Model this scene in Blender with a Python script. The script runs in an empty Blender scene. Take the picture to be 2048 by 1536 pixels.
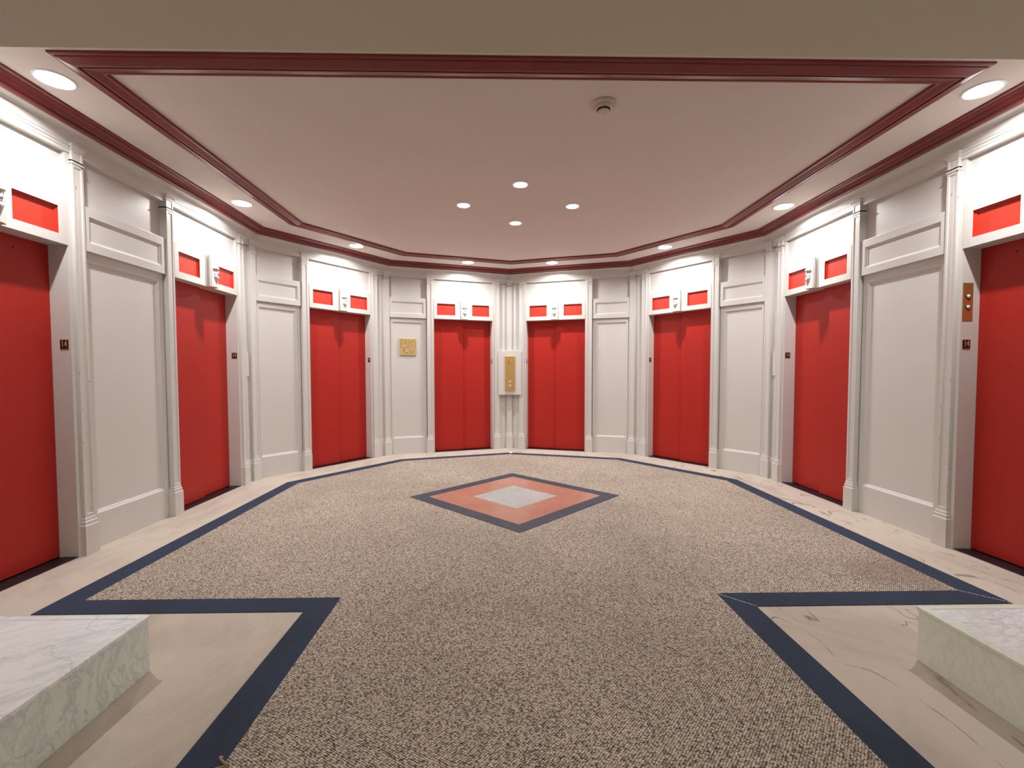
import bpy, bmesh, math, random
from mathutils import Matrix, Vector

S = bpy.context.scene
C = S.collection
RND = random.Random(7)
PI = math.pi
D = PI / 180

# ------------------------------------------------------------------ camera
FOC = 912.36
yaw, pitch, roll = .0199, .0377, -.0015
cam_d = bpy.data.cameras.new('camera')
cam = bpy.data.objects.new('camera', cam_d)
C.objects.link(cam)
F = Vector((math.sin(yaw) * math.cos(pitch), math.cos(yaw) * math.cos(pitch), -math.sin(pitch)))
r0 = Vector((math.cos(yaw), -math.sin(yaw), 0))
u0 = r0.cross(F)
Rv = r0 * math.cos(roll) + u0 * math.sin(roll)
Uv = -r0 * math.sin(roll) + u0 * math.cos(roll)
m = Matrix((Rv, Uv, -F)).transposed().to_4x4()
m.translation = Vector((-.1748, 0, 1.26))
cam.matrix_world = m
cam_d.sensor_width = 36
cam_d.lens = FOC / 2048 * 36
cam_d.shift_x = 8.14 / 2048
cam_d.shift_y = 12.57 / 2048
cam_d.clip_start = .02
S.camera = cam

# ------------------------------------------------------------------ world, exposure
w = bpy.data.worlds.new('world')
S.world = w
w.use_nodes = True
w.node_tree.nodes['Background'].inputs[0].default_value = (.9, .95, 1, 1)
w.node_tree.nodes['Background'].inputs[1].default_value = .02
S.view_settings.view_transform = 'Standard'
S.view_settings.look = 'None'
S.view_settings.gamma = 1
S.view_settings.use_curve_mapping = False
S.view_settings.exposure = 0.0
SOFFIT_W, CENTRE_W, LOBBY_W = 18.5, 4, 10
ZC = 2.94          # lobby ceiling
ZV = 2.591         # ceiling of the passage the camera stands in
YV = 1.95          # where the passage meets the lobby

# ------------------------------------------------------------------ materials
def nodes(name):
    mt = bpy.data.materials.new(name)
    mt.use_nodes = True
    nt = mt.node_tree
    return mt, nt, nt.nodes['Principled BSDF']

def paint(name, col, rough=.4, bump=.02, scale=60, metal=0, vary=.04, spec=.5):
    mt, nt, b = nodes(name)
    N, L = nt.nodes.new, nt.links.new
    tc = N('ShaderNodeTexCoord')
    nz = N('ShaderNodeTexNoise'); nz.inputs['Scale'].default_value = scale; nz.inputs['Detail'].default_value = 4
    n2 = N('ShaderNodeTexNoise'); n2.inputs['Scale'].default_value = 1.7; n2.inputs['Detail'].default_value = 3
    mx = N('ShaderNodeMix'); mx.data_type = 'RGBA'
    mx.inputs['A'].default_value = (*[c * (1 - vary) for c in col], 1)
    mx.inputs['B'].default_value = (*[min(1, c * (1 + vary)) for c in col], 1)
    bp = N('ShaderNodeBump'); bp.inputs['Strength'].default_value = bump; bp.inputs['Distance'].default_value = .01
    L(tc.outputs['Object'], nz.inputs['Vector']); L(tc.outputs['Object'], n2.inputs['Vector'])
    L(n2.outputs['Fac'], mx.inputs['Factor']); L(mx.outputs['Result'], b.inputs['Base Color'])
    L(nz.outputs['Fac'], bp.inputs['Height']); L(bp.outputs['Normal'], b.inputs['Normal'])
    b.inputs['Roughness'].default_value = rough
    b.inputs['Metallic'].default_value = metal
    b.inputs['Specular IOR Level'].default_value = spec
    return mt

def ramp(nt, stops, interp='LINEAR'):
    r = nt.nodes.new('ShaderNodeValToRGB')
    r.color_ramp.interpolation = interp
    el = r.color_ramp.elements
    while len(el) < len(stops): el.new(.5)
    for e, (p, c) in zip(el, stops):
        e.position = p; e.color = (*c, 1) if len(c) == 3 else c
    return r

def mixc(nt, a, b, fac, mode='MIX'):
    x = nt.nodes.new('ShaderNodeMix'); x.data_type = 'RGBA'; x.blend_type = mode
    for k, v in (('A', a), ('B', b)):
        if isinstance(v, tuple): x.inputs[k].default_value = (*v, 1)
        else: nt.links.new(v, x.inputs[k])
    if isinstance(fac, (int, float)): x.inputs['Factor'].default_value = fac
    else: nt.links.new(fac, x.inputs['Factor'])
    return x.outputs['Result']

def noise(nt, scale, detail=4, rough=.5, vec=None, dist=0):
    n = nt.nodes.new('ShaderNodeTexNoise')
    n.inputs['Scale'].default_value = scale; n.inputs['Detail'].default_value = detail
    n.inputs['Roughness'].default_value = rough; n.inputs['Distortion'].default_value = dist
    if vec is not None: nt.links.new(vec, n.inputs['Vector'])
    return n

def mapping(nt, rot=(0, 0, 0), scale=(1, 1, 1), loc=(0, 0, 0)):
    tc = nt.nodes.new('ShaderNodeTexCoord'); mp = nt.nodes.new('ShaderNodeMapping')
    mp.inputs['Rotation'].default_value = rot; mp.inputs['Scale'].default_value = scale; mp.inputs['Location'].default_value = loc
    nt.links.new(tc.outputs['Object'], mp.inputs['Vector'])
    return mp.outputs['Vector']

def carpet_field_mat():
    mt, nt, b = nodes('loop carpet')
    L = nt.links.new
    v = mapping(nt, rot=(0, 0, .62), scale=(1, 1.25, 1))
    vo = nt.nodes.new('ShaderNodeTexVoronoi'); vo.inputs['Scale'].default_value = 104; vo.inputs['Randomness'].default_value = .38
    L(v, vo.inputs['Vector'])
    sp = nt.nodes.new('ShaderNodeSeparateColor'); L(vo.outputs['Color'], sp.inputs[0])
    cr = ramp(nt, [(0, (.60, .52, .44)), (.26, (.66, .575, .50)), (.52, (.56, .48, .41)), (.74, (.68, .60, .52)),
                   (.86, (.44, .37, .31)), (.91, (.56, .40, .35)), (.955, (.46, .46, .34)), (.985, (.28, .27, .25)), (1, (.6, .5, .43))], 'CONSTANT')
    L(sp.outputs[0], cr.inputs[0])
    # gaps between the loops
    gp = ramp(nt, [(0, (1, 1, 1)), (.40, (.92, .92, .90)), (.62, (.30, .30, .28)), (.75, (.06, .065, .06))])
    L(vo.outputs['Distance'], gp.inputs[0])
    mp = nt.nodes.new('ShaderNodeMath'); mp.operation = 'MULTIPLY'; mp.inputs[1].default_value = 1.05
    L(vo.outputs['Distance'], mp.inputs[0]); L(mp.outputs[0], gp.inputs[0])
    c1 = mixc(nt, cr.outputs[0], gp.outputs[0], 1, 'MULTIPLY')
    big = noise(nt, .9, 5, .6, mapping(nt))
    br = ramp(nt, [(.3, (.96, .93, .92)), (.6, (1.2, 1.16, 1.15))]); L(big.outputs['Fac'], br.inputs[0])
    c2 = mixc(nt, c1, br.outputs[0], 1, 'MULTIPLY')
    # worn dark stain in the corner by the lantern side
    sv = mapping(nt, loc=(-2.30, -2.78, 0))
    ln = nt.nodes.new('ShaderNodeVectorMath'); ln.operation = 'LENGTH'; L(sv, ln.inputs[0])
    sn = noise(nt, 5, 5, .6, mapping(nt))
    ad = nt.nodes.new('ShaderNodeMath'); ad.operation = 'MULTIPLY_ADD'; ad.inputs[1].default_value = .55; L(sn.outputs['Fac'], ad.inputs[0]); L(ln.outputs['Value'], ad.inputs[2])
    sr = ramp(nt, [(.32, (1, 1, 1)), (.62, (0, 0, 0))]); L(ad.outputs[0], sr.inputs[0])
    c3 = mixc(nt, c2, (.20, .135, .11), sr.outputs[0])
    # keep the stain partial
    mixn = c3.node; 
    ms = nt.nodes.new('ShaderNodeMath'); ms.operation = 'MULTIPLY'; ms.inputs[1].default_value = .5
    L(sr.outputs[0], ms.inputs[0]); L(ms.outputs[0], mixn.inputs['Factor'])
    L(c3, b.inputs['Base Color'])
    bp = nt.nodes.new('ShaderNodeBump'); bp.inputs['Strength'].default_value = .5; bp.inputs['Distance'].default_value = .004; bp.invert = True
    L(vo.outputs['Distance'], bp.inputs['Height']); L(bp.outputs['Normal'], b.inputs['Normal'])
    b.inputs['Roughness'].default_value = .95; b.inputs['Specular IOR Level'].default_value = .1
    return mt

def cut_pile_mat(name, col, dirt, amount):
    mt, nt, b = nodes(name)
    L = nt.links.new
    v = mapping(nt)
    fine = noise(nt, 420, 2, .5, v)
    fr = ramp(nt, [(.3, tuple(c * .82 for c in col)), (.7, tuple(min(1, c * 1.12) for c in col))]); L(fine.outputs['Fac'], fr.inputs[0])
    big = noise(nt, 2.1, 6, .65, mapping(nt, scale=(1, .5, 1)), .8)
    br = ramp(nt, [(.46, (0, 0, 0)), (.74, (1, 1, 1))]); L(big.outputs['Fac'], br.inputs[0])
    ma = nt.nodes.new('ShaderNodeMath'); ma.operation = 'MULTIPLY'; ma.inputs[1].default_value = amount; L(br.outputs[0], ma.inputs[0])
    c = mixc(nt, fr.outputs[0], dirt, ma.outputs[0])
    L(c, b.inputs['Base Color'])
    wv = noise(nt, 130, 3, .6, mapping(nt, scale=(1, .4, 1)), 1.5)
    bp = nt.nodes.new('ShaderNodeBump'); bp.inputs['Strength'].default_value = .35; bp.inputs['Distance'].default_value = .004
    L(wv.outputs['Fac'], bp.inputs['Height']); L(bp.outputs['Normal'], b.inputs['Normal'])
    b.inputs['Roughness'].default_value = .95; b.inputs['Specular IOR Level'].default_value = .1
    return mt

def floor_mat():
    mt = cut_pile_mat('beige cut pile carpet', (.60, .52, .44), (.30, .24, .20), .55)
    nt = mt.node_tree; b = nt.nodes['Principled BSDF']; L = nt.links.new
    base = b.inputs['Base Color'].links[0].from_socket
    # scuff lines and smudges in the lantern-side corner
    wv = nt.nodes.new('ShaderNodeTexNoise'); wv.inputs['Scale'].default_value = 1.6; wv.inputs['Detail'].default_value = 1.5; wv.inputs['Distortion'].default_value = 1.2
    L(mapping(nt, rot=(0, 0, .5), scale=(2.2, .8, 1)), wv.inputs['Vector'])
    lr = ramp(nt, [(.485, (0, 0, 0)), (.5, (1, 1, 1)), (.515, (0, 0, 0))]); L(wv.outputs['Fac'], lr.inputs[0])
    sx = nt.nodes.new('ShaderNodeSeparateXYZ'); L(mapping(nt), sx.inputs[0])
    gx = ramp(nt, [(.45, (0, 0, 0)), (.6, (1, 1, 1))])
    mr = nt.nodes.new('ShaderNodeMapRange'); mr.inputs['From Min'].default_value = -3; mr.inputs['From Max'].default_value = 3
    L(sx.outputs['X'], mr.inputs['Value']); L(mr.outputs[0], gx.inputs[0])
    m1 = nt.nodes.new('ShaderNodeMath'); m1.operation = 'MULTIPLY'; L(lr.outputs[0], m1.inputs[0]); L(gx.outputs[0], m1.inputs[1])
    bk = noise(nt, 6, 3, .6, mapping(nt)); b2 = ramp(nt, [(.45, (0, 0, 0)), (.56, (.95, .95, .95))]); L(bk.outputs['Fac'], b2.inputs[0])
    m2 = nt.nodes.new('ShaderNodeMath'); m2.operation = 'MULTIPLY'; L(m1.outputs[0], m2.inputs[0]); L(b2.outputs[0], m2.inputs[1])
    L(mixc(nt, base, (.24, .17, .14), m2.outputs[0]), b.inputs['Base Color'])
    return mt

def marble_mat(name, base, vein, tint, rot, fine=1.0):
    mt, nt, b = nodes(name)
    L = nt.links.new
    v = mapping(nt, rot=rot, scale=(1, 1, 1))
    n1 = noise(nt, 2.2, 6, .6, v, .6)
    v2 = nt.nodes.new('ShaderNodeVectorMath'); v2.operation = 'MULTIPLY_ADD'
    L(n1.outputs['Color'], v2.inputs[0]); v2.inputs[1].default_value = (.35, .35, .35); L(v, v2.inputs[2])
    wv = nt.nodes.new('ShaderNodeTexNoise'); wv.inputs['Scale'].default_value = 3.0 * fine; wv.inputs['Detail'].default_value = 7; wv.inputs['Roughness'].default_value = .62
    st = nt.nodes.new('ShaderNodeMapping'); st.inputs['Scale'].default_value = (1.0, 5.0, 1.6); L(v2.outputs[0], st.inputs['Vector']); L(st.outputs[0], wv.inputs['Vector'])
    r1 = ramp(nt, [(.43, (0, 0, 0)), (.495, (.9, .9, .9)), (.50, (1, 1, 1)), (.515, (.5, .5, .5)), (.56, (0, 0, 0))]); L(wv.outputs['Fac'], r1.inputs[0])
    cl = noise(nt, 1.8, 4, .55, v); r2 = ramp(nt, [(.35, (.1, .1, .1)), (.7, (.75, .75, .75))]); L(cl.outputs['Fac'], r2.inputs[0])
    mm = nt.nodes.new('ShaderNodeMath'); mm.operation = 'MULTIPLY'; L(r1.outputs[0], mm.inputs[0]); L(r2.outputs[0], mm.inputs[1])
    c0 = mixc(nt, base, tint, r2.outputs[0])
    c1 = mixc(nt, c0, vein, mm.outputs[0])
    # fine cracks
    vo = nt.nodes.new('ShaderNodeTexVoronoi'); vo.feature = 'DISTANCE_TO_EDGE'; vo.inputs['Scale'].default_value = 3.2
    L(v2.outputs[0], vo.inputs['Vector'])
    r3 = ramp(nt, [(0, (.5, .5, .5)), (.012, (0, 0, 0))]); L(vo.outputs['Distance'], r3.inputs[0])
    c2 = mixc(nt, c1, vein, r3.outputs[0])
    L(c2, b.inputs['Base Color'])
    b.inputs['Roughness'].default_value = .12
    return mt

def stone_mat(name, a, bcol, rough):
    mt, nt, b = nodes(name)
    L = nt.links.new
    n = noise(nt, 160, 3, .7, mapping(nt)); r = ramp(nt, [(.35, a), (.65, bcol)]); L(n.outputs['Fac'], r.inputs[0])
    n2 = noise(nt, 3, 5, .6, mapping(nt)); r2 = ramp(nt, [(.3, (.88, .88, .88)), (.7, (1.1, 1.08, 1.06))]); L(n2.outputs['Fac'], r2.inputs[0])
    L(mixc(nt, r.outputs[0], r2.outputs[0], 1, 'MULTIPLY'), b.inputs['Base Color'])
    b.inputs['Roughness'].default_value = rough
    b.inputs['Specular IOR Level'].default_value = .25
    return mt

def worn_paint():
    """cream paint of the long walls with small dark chips low down"""
    mt = paint('cream paint chipped', (.64, .605, .565), .38)
    nt = mt.node_tree; b = nt.nodes['Principled BSDF']; L = nt.links.new
    base = b.inputs['Base Color'].links[0].from_socket
    n = noise(nt, 38, 3, .6, mapping(nt)); r = ramp(nt, [(.70, (0, 0, 0)), (.715, (1, 1, 1))]); L(n.outputs['Fac'], r.inputs[0])
    L(mixc(nt, base, (.06, .045, .04), r.outputs[0]), b.inputs['Base Color'])
    return mt

def metal(name, col, rough, bump=.0):
    mt = paint(name, col, rough, bump, 300, 1, .05)
    return mt

def emit(name, col, strength):
    mt, nt, b = nodes(name)
    b.inputs['Base Color'].default_value = (.9, .9, .9, 1)
    b.inputs['Emission Color'].default_value = (*col, 1)
    b.inputs['Emission Strength'].default_value = strength
    return mt

M = {
    'cream': paint('cream satin paint', (.655, .632, .602), .36, .015, 45),
    'chipped': worn_paint(),
    'ceiling': paint('ceiling paint', (.72, .65, .605), .8, .05, 90),
    'passage': paint('passage ceiling paint', (.60, .57, .45), .8, .05, 90),
    'plaster': paint('plain plaster', (.62, .58, .52), .7, .03, 60),
    'door': paint('red elevator door enamel', (.43, .020, .013), .45, .03, 500, vary=.06, spec=.3),
    'inset': paint('red inset paint', (.56, .040, .022), .42, .02, 80),
    'crown': paint('dark red moulding paint', (.185, .018, .018), .30, .06, 30, vary=.12),
    'sill': metal('worn steel sill', (.10, .10, .12), .35, .1),
    'slot': paint('dark gap', (.012, .011, .012), .8, .01),
    'black': paint('black plate enamel', (.015, .013, .012), .35, .02),
    'copper': paint('copper numerals', (.72, .36, .22), .4, .01, 60, .3),
    'brass': paint('brushed brass', (.86, .56, .20), .34, .03, 300, .75, .06),
    'brassplaque': paint('satin brass sheet', (.80, .58, .26), .42, .03, 300, .6, .05),
    'bronze': paint('bronze lantern plate', (.52, .27, .09), .38, .04, 200, .65, .06),
    'engrave': paint('dark engraving', (.20, .13, .05), .6, .01),
    'ink': paint('dark ink', (.05, .035, .02), .5, .01),
    'orange': paint('orange enamel', (.85, .25, .06), .4, .01),
    'peach': paint('faded orange', (.80, .42, .20), .45, .01),
    'glass': paint('frosted lens', (.75, .78, .85), .15, .0),
    'chrome': metal('chrome', (.8, .8, .82), .12),
    'darkring': metal('dark ring', (.10, .09, .10), .3),
    'button': paint('pale call button', (.50, .40, .26), .35, .01),
    'trim': paint('white fixture ring', (.80, .80, .80), .35, .0),
    'plastic': paint('ivory detector plastic', (.60, .52, .41), .4, .01),
    'sculpt': paint('gloss white carving', (.70, .70, .71), .22, .01),
    'floor': floor_mat(),
    'field': carpet_field_mat(),
    'navy': cut_pile_mat('navy cut pile', (.046, .058, .092), (.03, .03, .04), .5),
    'stone_navy': stone_mat('dark slate inlay', (.036, .042, .062), (.062, .07, .095), .55),
    'stone_coral': stone_mat('coral terrazzo', (.40, .185, .13), (.53, .28, .21), .25),
    'stone_grey': stone_mat('grey speckled stone', (.30, .305, .31), (.56, .56, .55), .4),
    'marble_top': marble_mat('white marble top', (.94, .95, .96), (.45, .46, .48), (.89, .90, .92), (0, 0, -.55)),
    'marble_side': marble_mat('green grey marble', (.84, .90, .84), (.42, .47, .45), (.76, .83, .77), (.2, .9, .35), 1.5),
    'marble_pale': marble_mat('pale green marble', (.86, .89, .78), (.72, .75, .65), (.83, .87, .76), (.3, .5, .2), 1.6),
    'lens': emit('lit lens', (1, .99, .99), 30),
    'tube': emit('lit diffuser', (1, 1, .86), 3),
    'paper': paint('white paper', (.85, .85, .85), .8, .01),
    'yarn': paint('tan yarn', (.42, .28, .18), .9, .01),
}

# ------------------------------------------------------------------ helpers
class MB:
    def __init__(s): s.v = []; s.f = []
    def add(s, vs, fs):
        o = len(s.v); s.v += [tuple(v) for v in vs]; s.f += [tuple(i + o for i in f) for f in fs]; return s
    def box(s, x0, x1, y0, y1, z0, z1):
        v = [(x, y, z) for x in (x0, x1) for y in (y0, y1) for z in (z0, z1)]
        return s.add(v, [(0, 1, 3, 2), (4, 6, 7, 5), (0, 4, 5, 1), (2, 3, 7, 6), (0, 2, 6, 4), (1, 5, 7, 3)])
    def rings(s, rings, cap0=True, cap1=True):
        """loft through equal-length closed rings"""
        n = len(rings[0]); v = [p for r in rings for p in r]; f = []
        for k in range(len(rings) - 1):
            for i in range(n):
                j = (i + 1) % n
                f.append((k * n + i, k * n + j, (k + 1) * n + j, (k + 1) * n + i))
        if cap0: f.append(tuple(range(n - 1, -1, -1)))
        if cap1: f.append(tuple((len(rings) - 1) * n + i for i in range(n)))
        return s.add(v, f)
    def rects(s, rs, cap0=True, cap1=True):
        """loft of upright rectangles (x0, x1, z0, z1, y): one framed, recessed board"""
        return s.rings([[(a, y, c), (b, y, c), (b, y, d), (a, y, d)] for a, b, c, d, y in rs], cap0, cap1)
    def prism(s, pts, z0, z1):
        return s.rings([[(x, y, z0) for x, y in pts], [(x, y, z1) for x, y in pts]])
    def lathe(s, prof, n=32, c=(0, 0, 0), axis='z', cap0=True, cap1=True):
        rs = []
        for r, h in prof:
            ring = []
            for i in range(n):
                a = 2 * PI * i / n
                p = (r * math.cos(a), r * math.sin(a), h)
                if axis == 'y': p = (p[0], h, p[1])
                ring.append((p[0] + c[0], p[1] + c[1], p[2] + c[2]))
            rs.append(ring)
        return s.rings(rs, cap0, cap1)
    def build(s, name, mat, parent=None, bevel=0, smooth=False, seg=2):
        me = bpy.data.meshes.new(name)
        me.from_pydata(s.v, [], s.f)
        bm = bmesh.new(); bm.from_mesh(me)
        bmesh.ops.remove_doubles(bm, verts=bm.verts, dist=1e-6)
        bmesh.ops.recalc_face_normals(bm, faces=bm.faces)
        bm.to_mesh(me); bm.free()
        if smooth:
            for p in me.polygons: p.use_smooth = True
        me.materials.append(M[mat] if isinstance(mat, str) else mat)
        o = bpy.data.objects.new(name, me); C.objects.link(o)
        if parent is not None: o.parent = parent
        if bevel:
            b = o.modifiers.new('edge', 'BEVEL'); b.width = bevel; b.segments = seg; b.limit_method = 'ANGLE'; b.angle_limit = 50 * D
        return o

def tag(o, label=None, cat=None, group=None, kind=None):
    for k, v in (('label', label), ('category', cat), ('group', group), ('kind', kind)):
        if v: o[k] = v
    return o

def empty(name, mat=None):
    o = bpy.data.objects.new(name, None); C.objects.link(o)
    o.empty_display_size = .1
    if mat is not None: o.matrix_world = mat
    return o

def copy_tree(o, parent=None, mat=None):
    c = o.copy(); C.objects.link(c)
    if parent is not None: c.parent = parent
    if mat is not None: c.matrix_world = mat
    for ch in list(o.children): copy_tree(ch, c)
    return c

def circle(r, n=24, cx=0, cy=0): return [(cx + r * math.cos(2 * PI * i / n), cy + r * math.sin(2 * PI * i / n)) for i in range(n)]

# ------------------------------------------------------------------ plan: five-sided end of a decagon, long side walls
LEN, YA = 2.0, 5.423
AX = LEN * (math.cos(54 * D) + math.cos(18 * D))
cA = Vector((AX, YA)); cB = cA + LEN * Vector((-math.cos(54 * D), math.sin(54 * D))); cC = cB + LEN * Vector((-math.cos(18 * D), math.sin(18 * D)))
FAC = {'A': (cA, Vector((0, -1))), 'B': (cB, Vector((math.cos(54 * D), -math.sin(54 * D)))), 'C': (cC, Vector((math.cos(18 * D), -math.sin(18 * D))))}

def facet(name, side, g=0, e=0, z=0):
    """matrix: local x along the wall (away from the centre corner on the left side, towards it on the right), y into the room"""
    o, d = FAC[name]
    n = Vector((-d.y, d.x))
    if n.dot(Vector((0, 4)) - o) < 0: n = -n
    if side < 0: o = Vector((-o.x, o.y)); d = Vector((-d.x, d.y)); n = Vector((-n.x, n.y))
    p = o + d * g + n * e
    x = -d * side
    mt = Matrix(((x.x, n.x, 0, p.x), (x.y, n.y, 0, p.y), (0, 0, 1, z), (0, 0, 0, 1)))
    return mt

WALLPATH = [(AX, YV), tuple(cA), tuple(cB), tuple(cC), (-cB.x, cB.y), (-cA.x, cA.y), (-AX, YV)]

def offset_path(path, e, closed=False):
    """path runs with the room on its left; e > 0 moves into the room"""
    n = len(path); out = []
    for i in range(n):
        p = Vector(path[i])
        a = Vector(path[i - 1]) if (i > 0 or closed) else None
        b = Vector(path[(i + 1) % n]) if (i < n - 1 or closed) else None
        d1 = (p - a).normalized() if a is not None else (b - p).normalized()
        d2 = (b - p).normalized() if b is not None else d1
        n1 = Vector((-d1.y, d1.x)); n2 = Vector((-d2.y, d2.x))
        q = (n1 + n2); q = q / q.dot(n1)
        out.append(p + q * e)
    return out

def sweep(prof, path, closed=False):
    """mitred moulding: prof = closed polygon of (inset, z)"""
    mb = MB()
    cols = [offset_path(path, e, closed) for e, z in prof]
    n = len(path)
    rs = [[(cols[k][i].x, cols[k][i].y, prof[k][1]) for k in range(len(prof))] for i in range(n)]
    if closed: rs.append(rs[0])
    return mb.rings(rs, not closed, not closed)

SIDE = {-1: 'plaque side', 1: 'lantern side'}

# ------------------------------------------------------------------ shell
def band(inset0, inset1, path, z0, z1, closed=False):
    return sweep([(inset0, z0), (inset1, z0), (inset1, z1), (inset0, z1)], path, closed)

flo = [(-3.7, -3.2), (3.7, -3.2), (3.7, 8.2), (-3.7, 8.2)]
tag(MB().prism(flo, -.08, 0).build('floor', 'floor'), kind='structure')

# walls: one object per facet, with the elevator openings cut out
def wall(name, fac, side, length, openings, extra=()):
    root = MB()
    segs = []; x = -.06
    for a, b in openings:
        segs.append((x, a)); x = b
    segs.append((x, length))
    s = -side
    def bx(g0, g1, e0, e1, z0, z1): root.box(min(s * g0, s * g1), max(s * g0, s * g1), e0, e1, z0, z1)
    for a, b in segs:
        bx(a, b, -.30, -.035, 0, ZC)
    for a, b in openings:
        bx(a, b, -.30, -.035, 2.46, ZC)
        bx(a, b, -.30, -.16, 0, 2.46)
    for a, b in extra:                                   # flat strips beside the corner pilasters, with their plinth
        bx(a, b, -.035, -.004, 0, ZC - .12)
        bx(a, b, -.035, .008, 0, .25)
    o = root.build(name, 'cream')
    o.matrix_world = facet(fac, side)
    return tag(o, kind='structure')
E = .497
GA = (.78, 2.76)
for side, nm in ((-1, 'left'), (1, 'right')):
    wall('wall_' + nm, 'A', side, 3.47, [(g - E, g + E) for g in GA], [(0, .19), (3.38, 3.473)])
    wall('wall_%s_diagonal' % nm, 'B', side, 2.03, [(.78 - E, .78 + E)], [(0, .19)])
    wall('wall_%s_rear' % nm, 'C', side, 2.03, [(.78 - E, .78 + E)], [(0, .19)])
# lobby ceiling, lintel over the wide opening and the lower passage ceiling
cpath = [(AX + .3, YV)] + [tuple(p) for p in offset_path(WALLPATH, -.3)[1:-1]] + [(-AX - .3, YV)]
tag(MB().prism(cpath, ZC, ZC + .12).build('ceiling', 'ceiling'), kind='structure')
tag(MB().box(-3.75, 3.75, YV - .15, YV, ZV, ZC + .12).build('lintel', 'passage'), kind='structure')
tag(MB().box(-3.75, 3.75, -3.2, YV - .15, ZV, ZV + .1).build('ceiling_passage', 'passage'), kind='structure')
for s, nm in ((-1, 'left'), (1, 'right')):
    tag(MB().box(min(s * 3.4, s * 3.6), max(s * 3.4, s * 3.6), -3.2, YV, 0, ZV).build('wall_passage_' + nm, 'plaster'), kind='structure')
    tag(MB().box(min(s * 3.078, s * 3.6), max(s * 3.078, s * 3.6), YV - .14, YV - .002, 0, ZV).build('wall_return_' + nm, 'plaster'), kind='structure')
tag(MB().box(-3.6, 3.6, -3.3, -3.1, 0, ZV).build('wall_back', 'plaster'), kind='structure')

# mouldings
crown = [(.105, 2.872), (.124, 2.870), (.136, 2.875), (.138, 2.884), (.122, 2.886), (.122, 2.892), (.140, 2.893), (.152, 2.904), (.160, 2.922), (.176, 2.930), (.196, 2.930), (.202, 2.926), (.214, 2.928), (.218, 2.945), (.105, 2.945)]
tag(sweep(crown, WALLPATH).build('trim_crown', 'crown', bevel=.0015), kind='structure')
frieze = [(-.03, 2.74), (.026, 2.740), (.026, 2.761), (.030, 2.764), (.030, 2.780), (.036, 2.784), (.036, 2.80), (.040, 2.802), (.040, 2.838), (.046, 2.858), (.060, 2.872), (.085, 2.880), (.125, 2.884), (.125, 2.95), (-.03, 2.95)]
tag(sweep(frieze, WALLPATH).build('trim_frieze', 'cream'), kind='structure')
pathc = [(AX, YV - .022)] + WALLPATH[1:-1] + [(-AX, YV - .022)]
tray = [(.552, 2.945), (.552, 2.932), (.560, 2.928), (.572, 2.928), (.576, 2.922), (.600, 2.915), (.622, 2.909), (.636, 2.907), (.637, 2.930), (.646, 2.930), (.647, 2.909),
        (.660, 2.911), (.690, 2.920), (.704, 2.924), (.708, 2.921), (.718, 2.921), (.722, 2.928), (.722, 2.945)]
tag(sweep(tray, pathc, True).build('trim_ceiling_frame', 'crown', bevel=.001), kind='structure')

# ------------------------------------------------------------------ carpet
inset = offset_path(WALLPATH, .456)
def ipath(e):
    q = offset_path(WALLPATH, .456 + e)
    return [(p.x, p.y) for p in q[1:-1]]
def outline(e):
    """outer line of the band moved inwards by e"""
    x = AX - .456 - e; n = 2.385 + e
    l = 1.209 - e
    return [(l, -3.1), (l, n), (x, n)] + ipath(e) + [(-x, n), (-l, n), (-l, -3.1)]
outer, inner = outline(0), outline(.147)
bmb = MB()
N_ = len(outer)
for i in range(N_ - 1):
    a, b, c_, d_ = outer[i], outer[i + 1], inner[i + 1], inner[i]
    bmb.prism([a, b, c_, d_], -.02, .004)
carpet = MB().prism(inner, -.02, .0045).build('carpet', 'field')
tag(carpet, 'flecked beige loop carpet with navy border filling the middle of the lobby', 'carpet')
bo = bmb.build('border_band', 'navy', carpet)
bo['label'] = 'plain navy blue carpet border'
def seam(a, b):
    mb = MB(); a, b = Vector(a), Vector(b); n = 26
    for i in range(n):
        p, q = a.lerp(b, (i + .12) / n), a.lerp(b, (i + .8) / n)
        j = Vector((RND.uniform(-.002, .002), RND.uniform(-.002, .002))); w_ = (b - a).normalized().orthogonal() * .0016
        mb.prism([p + j + w_, q + j + w_, q + j - w_, p + j - w_], .0035, .0052)
    mb.build('seam_thread', 'paper', carpet)['label'] = 'white stitched mitre seam'
seam((1.062, 2.532), (1.209, 2.385)); seam((AX - .603, 2.532), (AX - .456, 2.385))

def diamond(r, cx=-.012, cy=4.605): return [(cx + r, cy), (cx, cy + r), (cx - r, cy), (cx, cy - r)]
med = empty('floor_medallion', Matrix.Translation((0, 0, .0045)))
tag(med, 'dark-edged coral and grey stone diamond inlaid in the flecked carpet', 'floor inlay')
def ringpoly(a, b, z0, z1):
    mb = MB(); n = len(a)
    for i in range(n):
        j = (i + 1) % n
        mb.prism([a[i], a[j], b[j], b[i]], z0, z1)
    return mb
ringpoly(diamond(1.07), diamond(.875), -.01, .003).build('border', 'stone_navy', med)['label'] = 'dark slate border strip'
ringpoly(diamond(.875), diamond(.43), -.01, .003).build('coral_band', 'stone_coral', med)['label'] = 'polished coral band'
MB().prism(diamond(.43), -.01, .003).build('centre_stone', 'stone_grey', med)['label'] = 'speckled grey centre'

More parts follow.
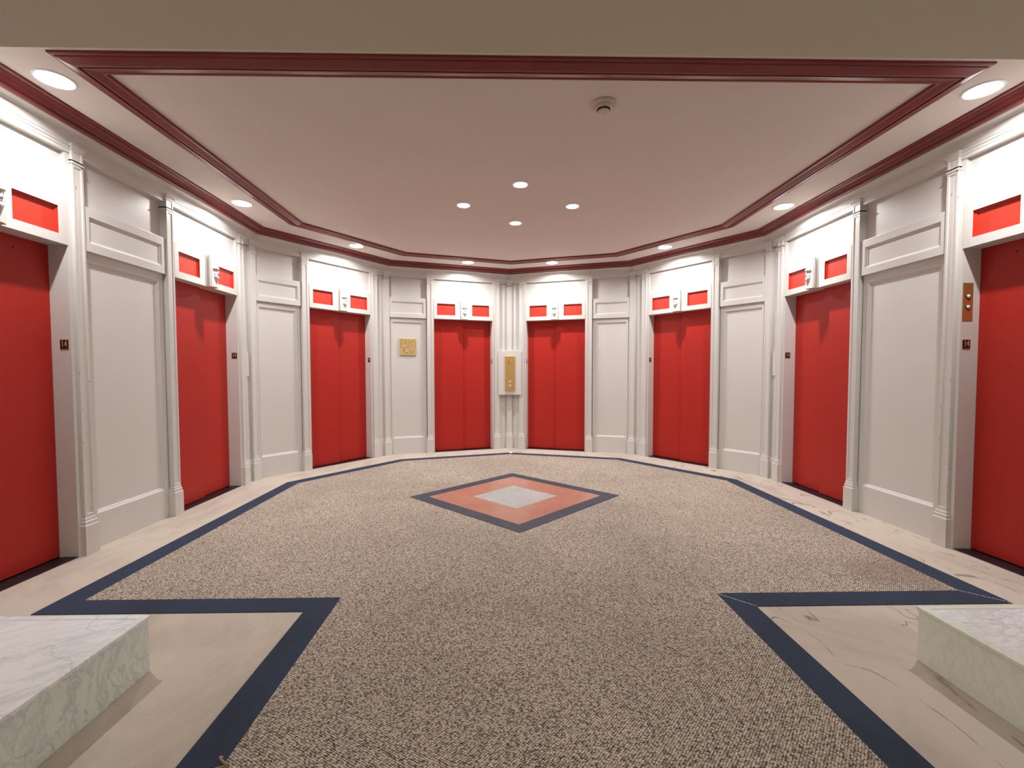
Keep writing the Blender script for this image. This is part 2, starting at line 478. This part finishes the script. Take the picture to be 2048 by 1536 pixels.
# scrap of paper on the border below the call station, loose yarn at a border edge
sp = MB()
pts = []
for i in range(14):
    a = 2 * PI * i / 14; r = .022 + .012 * math.sin(3 * a + 1) + .006 * RND.random()
    pts.append((r * math.cos(a) * 1.25, r * math.sin(a) * 2.0, .002 + .006 * RND.random()))
sp.rings([[(x, y, 0) for x, y, z in pts], pts, [(x * .5, y * .5, z + .006) for x, y, z in pts]])
o = sp.build('paper_scrap', 'paper'); o.location = (.012, 7.16, .0045)
tag(o, 'small white scrap lying on the navy border below the call station', 'scrap')
yn = MB(); prev = None; rs = []
for i in range(13):
    t = i / 12; x = .034 * math.sin(t * 5.2) + .03 * t; y = .045 * t + .01 * math.cos(t * 7); z = .006 + .012 * math.sin(t * PI)
    rs.append([(x + .0035 * math.cos(a) , y + .0025 * math.sin(a), z + .0035 * math.sin(a)) for a in (0, 1.05, 2.1, 3.14, 4.19, 5.24)])
yn.rings(rs)
o = yn.build('loose_yarn', 'yarn', smooth=True); o.location = (-1.075, 1.405, .004)
tag(o, 'loose curled tan thread on the edge of the navy carpet border', 'thread')

# ------------------------------------------------------------------ pilasters
def pilaster_proto(mat):
    """local x across, y into the room, base on the floor"""
    t = empty('pilaster')
    b = MB()
    def ring(h, e, z): return [(-h, -.035, z), (h, -.035, z), (h, e, z), (-h, e, z)]
    b.rings([ring(.054, .054, 0), ring(.054, .054, .207), ring(.0485, .0485, .211), ring(.0485, .0485, .234), ring(.044, .044, .238), ring(.044, .044, .255), ring(.040, .040, .260)])
    b.build('base', mat, t, .001)
    s = MB()
    s.rects([(-.040, .040, .25, 2.70, -.035), (-.040, .040, .25, 2.70, .040), (-.026, .026, .285, 2.655, .040), (-.024, .024, .287, 2.653, .034), (-.024, .024, .287, 2.653, .0335)])
    s.build('shaft', mat, t, .001)
    c = MB()
    c.rings([ring(.040, .040, 2.672), ring(.046, .046, 2.674), ring(.046, .046, 2.684), ring(.041, .041, 2.688), ring(.041, .041, 2.7)])
    c.rects([(-.041, .041, 2.69, 2.768, -.035), (-.041, .041, 2.69, 2.768, .041), (-.028, .028, 2.701, 2.757, .041), (-.026, .026, 2.703, 2.755, .037), (-.026, .026, 2.703, 2.755, .0365)])
    c.rings([ring(.041, .041, 2.764), ring(.047, .047, 2.768), ring(.047, .047, 2.778), ring(.050, .050, 2.781), ring(.058, .058, 2.790), ring(.058, .058, 2.803), ring(.03, .03, 2.806)])
    c.build('capital', mat, t, .0008)
    return t
pil = {'cream': pilaster_proto('cream'), 'chipped': pilaster_proto('chipped')}
used_pil = set()
def place_pilaster(mt, label, mat='cream'):
    p = pil[mat]
    if mat not in used_pil: used_pil.add(mat); p.matrix_world = mt; o = p
    else: o = copy_tree(p, None, mt)
    return tag(o, label, 'pilaster', 'cream pilasters around the lobby walls')

def corner_matrix(p, side_in, e=.0):
    """at a plan corner, y axis along the bisector into the room"""
    p = Vector(p); y = side_in.normalized(); x = Vector((y.y, -y.x)); q = p + y * e
    return Matrix(((x.x, y.x, 0, q.x), (x.y, y.y, 0, q.y), (0, 0, 1, 0), (0, 0, 0, 1)))

DOORN = {(-1, 'A', 1): 'nearest elevator', (-1, 'A', 0): 'farther elevator', }
for side in (-1, 1):
    sd = SIDE[side]
    for g, lab in ((.225, 'between the far elevator and the far corner on the %s long wall'),
                   (1.335, 'between the far elevator and the framed panelling on the %s long wall'),
                   (2.205, 'between the near elevator and the framed panelling on the %s long wall')):
        place_pilaster(facet('A', side, g), 'cream pilaster ' + lab % sd.replace(' side', '-side'), 'chipped' if (side > 0 and g > 2) or (side < 0 and g > 2) else 'cream')
    for f, wn in (('B', 'angled'), ('C', 'rear')):
        place_pilaster(facet(f, side, .225), 'cream pilaster past the far edge of the elevator on the %s %s wall' % (sd.replace(' side', '-side'), wn))
        place_pilaster(facet(f, side, 1.335), 'cream pilaster between elevator and framed panelling on the %s %s wall' % (sd.replace(' side', '-side'), wn))
    for c_, a, wn in ((cA, 18, 'long and angled'), (cB, 54, 'angled and rear')):
        n = Vector((-math.cos(a * D), -math.sin(a * D)))
        if side < 0: n = Vector((-n.x, n.y))
        place_pilaster(corner_matrix((side * c_.x, c_.y), n, .012), 'cream corner pilaster where the %s walls meet, %s' % (wn, sd))
place_pilaster(corner_matrix(cC, Vector((0, -1)), .012), 'cream corner pilaster running behind the white call station box')

# blank cover plates on the narrow strips
def cover_plate(side):
    o = MB().rects([(-.05, .05, 1.225, 1.505, -.01), (-.05, .05, 1.225, 1.505, .006), (-.047, .047, 1.228, 1.502, .008)]).build('cover_plate', 'cream', bevel=.001)
    o.matrix_world = facet('A', side, .112)
    tag(o, 'blank cream cover plate on the narrow strip beside the corner, %s' % SIDE[side], 'cover plate')
cover_plate(-1); cover_plate(1)

# ------------------------------------------------------------------ framed panelling between the pilasters
def panelling(fac, side, g0, g1, label):
    t = empty('framed_panel', facet(fac, side, (g0 + g1) / 2))
    tag(t, label, 'wall panel')
    h = (g1 - g0) / 2
    low = MB()
    zt = 2.118
    low.rects([(-h, h, 0, zt, -.035), (-h, h, 0, zt, -.002), (-h + .052, h - .052, .25, 2.052, -.002), (-h + .056, h - .056, .262, 2.046, -.010), (-h + .064, h - .064, .268, 2.040, -.012), (-h + .070, h - .070, .272, 2.034, -.020), (-h + .0705, h - .0705, .2725, 2.0335, -.0205)])
    low.build('lower_panel', 'cream', t, .0015)
    bx = MB()
    bx.rects([(-h - .004, h + .004, 2.118, 2.425, -.03), (-h - .004, h + .004, 2.118, 2.425, .026), (-h + .040, h - .040, 2.180, 2.360, .026), (-h + .044, h - .044, 2.184, 2.356, .019), (-h + .051, h - .051, 2.191, 2.349, .019), (-h + .056, h - .056, 2.196, 2.344, .010), (-h + .0565, h - .0565, 2.1965, 2.3435, .0098)])
    bx.build('header_box', 'cream', t, .0015)
    up = MB().box(-h - .01, h + .01, -.034, -.022, 2.42, 2.742)
    up.build('upper_panel', 'cream', t)
    return t
for side in (-1, 1):
    sd = SIDE[side]
    panelling('A', side, 1.385, 2.155, 'wide cream framed wall panel between the two elevators of the %s long wall' % sd.replace(' side', '-side'))
    panelling('B', side, 1.385, 1.955, 'narrow cream framed wall panel on the %s angled wall' % sd.replace(' side', '-side'))
    panelling('C', side, 1.385, 1.955, 'narrow cream framed wall panel bearing the brass plaque' if side < 0 else 'narrow cream framed wall panel on the lantern-side rear wall')

# ------------------------------------------------------------------ elevators
def carving():
    """pointed-hood face in relief: a height field over the front of the bracket"""
    W, H = .042, .116
    nu, nv = 29, 59
    def clampf(a): return max(0., min(1., a))
    def hgt(u, v):                       # u -1..1, v -1..1 (top)
        a = abs(u)
        h = -.004
        if v > .30:                      # hood
            w_ = (1 - v) / .70 * 1.0
            d = w_ - a
            if d > 0: h = max(h, .004 + .020 * clampf(d / .55) * (1 - .35 * (v - .3) / .7) + .012 * clampf((.62 - v) / .32))
        if -.42 < v <= .38:              # face oval
            d = 1 - (a / .80) ** 2 - ((v + .02) / .50) ** 2
            if d > 0: h = max(h, .004 + .018 * math.sqrt(d))
            if v > .12 and a < .72: h -= .010 * clampf(1 - abs(v - .20) / .10) * clampf(1 - abs(a - .36) / .30)   # eye hollows
            nose = clampf(1 - a / (.10 + .16 * clampf((.18 - v) / .26))) * clampf((.28 - v) / .30) * (1 if v > -.09 else clampf((v + .15) / .06))
            h += .014 * nose
            lip = clampf(1 - abs(v + .22) / .045) * clampf(1 - a / .34); h += .008 * lip
            lip2 = clampf(1 - abs(v + .31) / .04) * clampf(1 - a / .26); h += .007 * lip2
        if v <= -.34:                    # pointed collar
            w_ = (v + 1) / .66 * .95
            d = w_ - a
            if d > 0: h = max(h, .004 + .024 * clampf(d / .5) * clampf((v + 1.05) / .6))
        return h
    mb = MB(); vs = []; fs = []
    for j in range(nv):
        for i in range(nu):
            u = -1 + 2 * i / (nu - 1); v = -1 + 2 * j / (nv - 1)
            base = .089 - .018 * u * u
            vs.append((u * W, base + .8 * hgt(u, v), 2.262 + v * H))
    for j in range(nv - 1):
        for i in range(nu - 1):
            a = j * nu + i; fs.append((a, a + 1, a + nu + 1, a + nu))
    # close to the back
    off = nu * nv
    border = [i for i in range(nu)] + [j * nu + nu - 1 for j in range(1, nv)] + [(nv - 1) * nu + i for i in range(nu - 2, -1, -1)] + [j * nu for j in range(nv - 2, 0, -1)]
    for k in border: vs.append((vs[k][0], .05, vs[k][2]))
    n = len(border)
    for k in range(n): fs.append((border[k], border[(k + 1) % n], off + (k + 1) % n, off + k))
    fs.append(tuple(off + k for k in range(n)))
    mb.add(vs, fs)
    return mb

def elevator_proto(side):
    """local x: s*u with s=+1 on the plaque side; u>0 points away from the centre corner"""
    s = -side
    t = empty('elevator_entrance')
    hw = .4835
    def X(a, b): return (min(s * a, s * b), max(s * a, s * b))
    # leaves: two-speed side-opening doors, the outer leaf runs in front
    x0, x1 = X(-.004, hw + .012)
    MB().box(x0, x1, -.108, -.082, .008, 2.135).build('door_leaf', 'door', t, .002)
    x0, x1 = X(-hw - .012, .012)
    bl = MB().box(x0, x1, -.138, -.112, .008, 2.135).build('door_leaf', 'door', t, .002)
    kx = s * -.262
    MB().lathe([(.006, -.1125), (.006, -.1112), (.0045, -.1108)], 16, (kx, 0, 2.045), 'y').build('keyhole', 'slot', bl)
    # header with the two red insets
    for k, (a, b) in enumerate(((-hw - .001, 0), (0, hw + .001))):
        i0, i1 = ((-.424, -.137) if k == 0 else (.142, .433))
        A0, A1 = X(a, b); B0, B1 = X(i0, i1)
        hd = MB().rects([(A0, A1, 2.120, 2.430, -.15), (A0, A1, 2.120, 2.430, .022), (B0, B1, 2.181, 2.361, .022), (B0, B1, 2.181, 2.361, -.004)])
        h = hd.build('header', 'cream', t)
        rp = MB().rects([(B0, B1, 2.181, 2.361, -.003), (B0, B1, 2.181, 2.361, .019), (B0 + .0015, B1 - .0015, 2.1825, 2.3595, .019), (B0 + .0015, B1 - .0015, 2.1825, 2.3595, .008), (B0 + .012, B1 - .012, 2.193, 2.349, .008), (B0 + .013, B1 - .013, 2.194, 2.348, .001), (B0 + .0135, B1 - .0135, 2.1945, 2.3475, .001)])
        rp.build('red_inset', 'inset', h)['label'] = 'bright red recessed panel'
    # upper panel and side reveals
    A0, A1 = X(-hw - .001, hw + .001)
    MB().box(A0, A1, -.15, -.012, 2.43, 2.742).build('upper_panel', 'cream', t)
    for a, b in ((-.514, -hw), (hw, .514)):
        A0, A1 = X(a, b)
        mb = MB().box(A0, A1, -.15, .018, 0, 2.742)
        mb.build('jamb', 'cream', t, .001)
    # threshold with grooves
    th = MB(); A0, A1 = X(-hw, hw)
    th.box(A0, A1, -.158, .016, -.01, .003)
    for e in (-.070, -.050, -.030, -.010): th.box(A0, A1, e - .006, e + .004, .003, .005)
    th.build('threshold', 'sill', t)
    # bracket with stepped flutes
    prof = [(.066, .0), (.066, .030), (.0615, .032), (.0615, .041), (.0560, .043), (.0560, .051), (.0600, .054), (.0590, .065), (.0520, .069), (.0520, .074), (.0465, .077), (.030, .086), (.012, .091)]
    full = [(x, y) for x, y in prof] + [(-x, y) for x, y in reversed(prof)]
    kb = MB().prism(full, 2.1185, 2.425).build('bracket', 'cream', t, .0008)
    cv = carving().build('face_carving', 'sculpt', kb, smooth=True)
    cv['label'] = 'glossy white carved face under a pointed hood'
    return t

protos = {s: elevator_proto(s) for s in (-1, 1)}
used = set()
ELEV = [
    ('A', 2.76, -1, 'red elevator doors at the near end of the plaque-side long wall'),
    ('A', .78, -1, 'red elevator doors at the far end of the plaque-side long wall'),
    ('B', .78, -1, 'red elevator doors on the plaque-side angled wall, away from the plaque'),
    ('C', .78, -1, 'red elevator doors between the brass plaque panel and the call station'),
    ('C', .78, 1, 'red elevator doors beside the call station, on its lantern side'),
    ('B', .78, 1, 'red elevator doors on the lantern-side angled wall'),
    ('A', .78, 1, 'red elevator doors at the far end of the lantern-side long wall'),
    ('A', 2.76, 1, 'red elevator doors whose jamb carries the brass lantern plate'),
]
WHERE = ['near elevator of the plaque-side long wall', 'far elevator of the plaque-side long wall', 'elevator on the plaque-side angled wall', 'elevator between plaque and call station',
         'elevator just lantern side of the call station', 'elevator on the lantern-side angled wall', 'far elevator of the lantern-side long wall', 'elevator with the brass lantern plate']

def text_mesh(body, size, depth):
    cu = bpy.data.curves.new('numerals', 'FONT'); cu.body = body; cu.size = size; cu.extrude = depth; cu.align_x = 'CENTER'; cu.align_y = 'CENTER'
    tmp = bpy.data.objects.new('numerals', cu); C.objects.link(tmp)
    dg = bpy.context.evaluated_depsgraph_get()
    me = bpy.data.meshes.new_from_object(tmp.evaluated_get(dg))
    bpy.data.objects.remove(tmp)
    return me

NUM = text_mesh('14', .066, .0012); NUM.materials.clear(); NUM.materials.append(M['copper'])
def number_plate_proto():
    """local: x across the plate, z up, facing -y"""
    t = empty('floor_number_plate')
    MB().box(-.0275, .0275, -.004, 0, -.031, .031).build('plate', 'black', t, .002)
    MB().rects([(-.029, .029, -.0325, .0325, 0), (-.029, .029, -.0325, .0325, -.002), (-.027, .027, -.0305, .0305, -.002)]).build('rim', 'copper', t)
    n = bpy.data.objects.new('numerals', NUM); C.objects.link(n); n.parent = t
    n.rotation_euler = (PI / 2, 0, 0); n.scale = (.62, 1, 1); n.location = (0, -.0045, 0)
    n['label'] = 'copper coloured number 14'
    return t
npp = number_plate_proto(); first_np = True
for k, (f, g, side, lab) in enumerate(ELEV):
    mt = facet(f, side, g)
    if side not in used: used.add(side); o = protos[side]; o.matrix_world = mt
    else: o = copy_tree(protos[side], None, mt)
    tag(o, lab, 'elevator', 'red elevator entrances around the lobby')
    # plate on the jamb at the centre-corner side, facing away from the centre
    s = -side
    z = 1.458
    d = FAC[f][1].copy(); d.x *= side
    nrm = Vector((mt[0][1], mt[1][1]))
    pos = Vector((mt[0][3], mt[1][3])) + d * (-.4835) + nrm * (-.026)
    y = -d                                        # plate faces -y = d
    x = Vector((y.y, -y.x))
    pm = Matrix(((x.x, y.x, 0, pos.x), (x.y, y.y, 0, pos.y), (0, 0, 1, z), (0, 0, 0, 1)))
    if first_np: po = npp; po.matrix_world = pm; first_np = False
    else: po = copy_tree(npp, None, pm)
    tag(po, 'black floor plate on the jamb of the ' + WHERE[k], 'number plate', 'floor number plates on the elevator jambs')

# brass lantern plate on the near lantern-side jamb (its face looks towards the camera)
lt = empty('hall_lantern', Matrix.Translation((3.1035, YA - (2.76 - .4835), 1.753)))
tag(lt, 'brass elevator lantern plate with two round lenses beside the red doors', 'hall lantern')
MB().box(-.037, .037, -.003, 0, -.132, .132).build('plate', 'bronze', lt, .0012)
for z in (.038, -.036):
    r = MB().lathe([(.0175, 0), (.0175, -.006), (.0150, -.0085), (.0135, -.006)], 32, (0, 0, z), 'y').build('lens_ring', 'darkring', lt, smooth=False)
    MB().lathe([(.0138, -.005), (.0125, -.009), (.008, -.0115), (.003, -.0125)], 32, (0, 0, z), 'y').build('lens', 'glass', r, smooth=True)['label'] = 'pale glass lens'
for z in (.106, -.104):
    MB().lathe([(.003, -.002), (.003, -.0042), (.0015, -.0048)], 12, (0.002, 0, z), 'y').build('screw', 'chrome', lt)

# ------------------------------------------------------------------ call station at the centre corner
cs = empty('call_station', Matrix.Translation((cC.x + .010, cC.y, 0)))
tag(cs, 'white box with tall brass call panel between the two rear elevators', 'call station')
MB().rects([(-.187, .187, .90, 1.63, .02), (-.187, .187, .90, 1.63, -.118), (-.186, .186, .901, 1.629, -.12)]).build('backing_box', 'cream', cs, .003)
bp_ = MB().rects([(-.081, .081, .974, 1.541, -.118), (-.081, .081, .974, 1.541, -.136), (-.074, .074, .981, 1.534, -.142)]).build('brass_panel', 'brass', cs, .001)
for z in (1.112, 1.045):
    MB().lathe([(.028, -.141), (.028, -.146), (.024, -.149), (.010, -.150)], 28, (0, 0, z), 'y').build('call_button', 'button', bp_)['label'] = 'round pale call button'
# emblem: dark striding figure beside an orange block, fine engraved line beneath
em = MB()
def strip(mb, x0, z0, x1, z1, w_, y0, y1):
    d = Vector((x1 - x0, z1 - z0)); n = Vector((-d.y, d.x)).normalized() * w_ / 2
    p = [(x0 + n.x, z0 + n.y), (x1 + n.x, z1 + n.y), (x1 - n.x, z1 - n.y), (x0 - n.x, z0 - n.y)]
    mb.rings([[(a, y0, b) for a, b in p], [(a, y1, b) for a, b in p]])
strip(em, -.022, 1.455, -.008, 1.442, .007, -.141, -.1435); strip(em, -.008, 1.448, -.010, 1.430, .008, -.141, -.1435); strip(em, -.010, 1.434, -.024, 1.424, .006, -.141, -.1435)
em.build('emblem', 'ink', bp_)
eo = MB(); eo.rings([[(a, y, b) for a, b in ((.004, 1.428), (.026, 1.428), (.024, 1.452), (.002, 1.452))] for y in (-.141, -.1435)]); eo.build('emblem_block', 'orange', bp_)
en = MB()
strip(en, -.050, 1.408, .048, 1.408, .004, -.141, -.143); strip(en, -.010, 1.400, .046, 1.400, .003, -.141, -.143)
en.build('engraved_line', 'engrave', bp_)

# ------------------------------------------------------------------ brass evacuation plaque on the rear panel
pq = empty('wall_plaque', facet('C', -1, 1.668, -.020, 1.669))
tag(pq, 'square brass floor plan plaque on the cream framed panel', 'plaque')
MB().rects([(-.126, .126, -.130, .130, -.0005), (-.126, .126, -.130, .130, .014), (-.122, .122, -.126, .126, .018)]).build('plate', 'brassplaque', pq, .001)
# as seen, picture left is -x here or +x: facet on the plaque side has x growing away from the centre, i.e. to picture left
dg_ = MB()
def ln(a, b, c_, d_, w_=.0035): strip(dg_, -a, b, -c_, d_, w_, .0175, .0192)
for seg in ((-.112, .112, -.112, -.010), (-.112, -.010, .012, -.010), (.012, -.010, .012, .100), (-.112, .112, -.078, .112), (-.078, .112, -.078, .052), (-.040, .108, -.040, .052), (-.026, .108, -.026, .052),
            (-.078, .052, -.092, .040), (-.060, .058, -.032, .058), (-.026, .052, -.010, .040), (.012, .070, .052, .070), (.052, .070, .052, -.014), (.062, .092, .110, .092), (.112, .092, .112, -.008), (.080, -.008, .112, -.008), (.052, .070, .062, .090), (-.005, .112, .012, .104)):
    ln(*seg)
dg_.build('plan_lines', 'engrave', pq)
tx = MB()
for a, b, c_, w_ in ((.012, -.062, .112, .0045), (.024, -.085, .096, .004), (.012, -.100, .085, .0025), (-.052, -.090, -.006, .006), (-.045, -.099, -.010, .003)):
    strip(tx, -a, b, -c_, b, w_, .0175, .019)
tx.build('text_lines', 'engrave', pq)
fg = MB()
strip(fg, .064, -.030, .060, -.052, .007, .0175, .0192); strip(fg, .060, -.052, .048, -.056, .007, .0175, .0192); strip(fg, .058, -.054, .068, -.078, .006, .0175, .0192)
fg.build('emblem', 'ink', pq)
eo = MB(); eo.rings([[(a, y, b) for a, b in ((.040, -.076), (.010, -.076), (-.004, -.034), (.030, -.038))] for y in (.0175, .0186)]); eo.build('emblem_block', 'peach', pq)
disc = MB().lathe([(.006, .0175), (.006, .0195)], 16, (-.063, 0, .086), 'y').build('marker_dot', 'ink', pq)

# ------------------------------------------------------------------ downlights
def downlight_proto(r, trim, watts):
    t = empty('ceiling_downlight')
    MB().lathe([(r, 0), (trim, 0), (trim, -.002), (trim - .004, -.005), (r + .003, -.006), (r, -.004)], 40, cap0=False, cap1=False).build('trim_ring', 'trim', t, smooth=False)
    MB().lathe([(r, .0), (r, -.002), (r * .8, -.004), (r * .4, -.005), (.002, -.0055)], 40).build('lens', 'lens', t, smooth=True)['label'] = 'glowing white lens'
    l = bpy.data.lights.new('lamp', 'AREA'); l.shape = 'DISK'; l.size = .05; l.spread = 155 * D; l.energy = watts; l.color = (1, .988, .985)
    lo = bpy.data.objects.new('lamp', l); C.objects.link(lo); lo.parent = t; lo.location = (0, 0, -.008)
    return t
so = downlight_proto(.084, .100, SOFFIT_W); ce = downlight_proto(.060, .082, CENTRE_W)
pos = []
for k, (f, g, side, lab) in enumerate(ELEV):
    gg = {'A': {2.76: 2.70, .78: .80}[g] if f == 'A' else 0, 'B': .83, 'C': .81}[f]
    mt = facet(f, side, gg, {'A': .37, 'B': .42, 'C': .43}[f], ZC)
    o = so if k == 0 else copy_tree(so)
    o.matrix_world = Matrix.Translation(mt.translation)
    tag(o, 'round downlight above the ' + WHERE[k], 'downlight', 'downlights around the ceiling edge')
for k, (x, y, lab) in enumerate(((.022, 4.13, 'nearest the smoke detector'), (-.524, 4.64, 'towards the plaque side'), (.571, 4.65, 'towards the lantern side'), (.016, 5.175, 'nearest the call station'))):
    o = ce if k == 0 else copy_tree(ce)
    o.matrix_world = Matrix.Translation((x, y, ZC))
    tag(o, 'small downlight of the four in mid ceiling, ' + lab, 'downlight', 'four downlights in the middle of the ceiling')
# the passage behind the camera has its own flat fittings
for k, (x, y) in enumerate(((-1.5, -1.2), (1.5, -1.2))):
    t = empty('ceiling_fixture', Matrix.Translation((x, y, ZV)))
    tag(t, 'flat square ceiling fixture in the passage, %s' % SIDE[-1 if k == 0 else 1], 'ceiling light')
    MB().rects([(-.3, .3, -.3, .3, 0), (-.3, .3, -.3, .3, .03), (-.27, .27, -.27, .27, .03)], cap1=False).build('frame', 'trim', t).rotation_euler = (-PI / 2, 0, 0)
    MB().box(-.27, .27, -.27, .27, -.026, -.004).build('diffuser', 'tube', t)
    l = bpy.data.lights.new('lamp', 'AREA'); l.shape = 'SQUARE'; l.size = .5; l.energy = LOBBY_W; l.color = (.97, 1, .84)
    lo = bpy.data.objects.new('lamp', l); C.objects.link(lo); lo.parent = t; lo.location = (0, 0, -.034)

# ------------------------------------------------------------------ smoke detector
sm = empty('smoke_detector', Matrix.Translation((.484, 2.905, ZC)))
tag(sm, 'round ivory smoke detector on the bare ceiling', 'smoke detector')
MB().lathe([(.079, 0), (.080, -.006), (.076, -.013), (.058, -.016)], 48, cap0=True).build('base', 'plastic', sm, smooth=False)
MB().lathe([(.056, -.012), (.056, -.020), (.052, -.028), (.044, -.032), (.040, -.034)], 48).build('body', 'plastic', sm)
slot = MB()
for i in range(12):
    a0 = 2 * PI * (i + .14) / 12; a1 = 2 * PI * (i + .86) / 12
    p = [(.0405 * math.cos(a0), .0405 * math.sin(a0)), (.0405 * math.cos(a1), .0405 * math.sin(a1))]
    q = [(.034 * math.cos(a0), .034 * math.sin(a0)), (.034 * math.cos(a1), .034 * math.sin(a1))]
    slot.prism([p[0], p[1], q[1], q[0]], -.0415, -.0335)
slot.build('sensor_slot', 'slot', sm)
MB().lathe([(.034, -.033), (.034, -.042), (.036, -.044), (.034, -.048), (.026, -.050)], 48).build('cap', 'plastic', sm)

# ------------------------------------------------------------------ marble benches
def bench(side, mside, label):
    x0, x1 = 1.650, 3.395
    y0, y1 = -1.4, 1.925
    t = empty('marble_bench', Matrix.Translation((side * x0, y1, 0)))
    tag(t, label, 'bench')
    def bx(mb, a, b, c_, d_, e, f): mb.box(min(side * a, side * b), max(side * a, side * b), c_, d_, e, f)
    w_ = x1 - x0; d = y1 - y0
    b = MB(); bx(b, .006, w_, -d, -.006, 0, .222); b.build('body', mside, t, .002)
    s = MB(); bx(s, .034, w_, -d, -.034, .215, .2395); s.build('top_slab', 'marble_top', t, .001)
    e = MB()
    bx(e, 0, .032, -d, 0, .222, .240); bx(e, .032, w_, -.032, 0, .222, .240)
    e.build('edge_strip', 'marble_pale' if side > 0 else 'marble_top', t, .003)
    return t
bench(-1, 'marble_side', 'low marble bench whose side face shows bold grey green veins')
bench(1, 'marble_pale', 'low marble bench with a plain pale green side face')
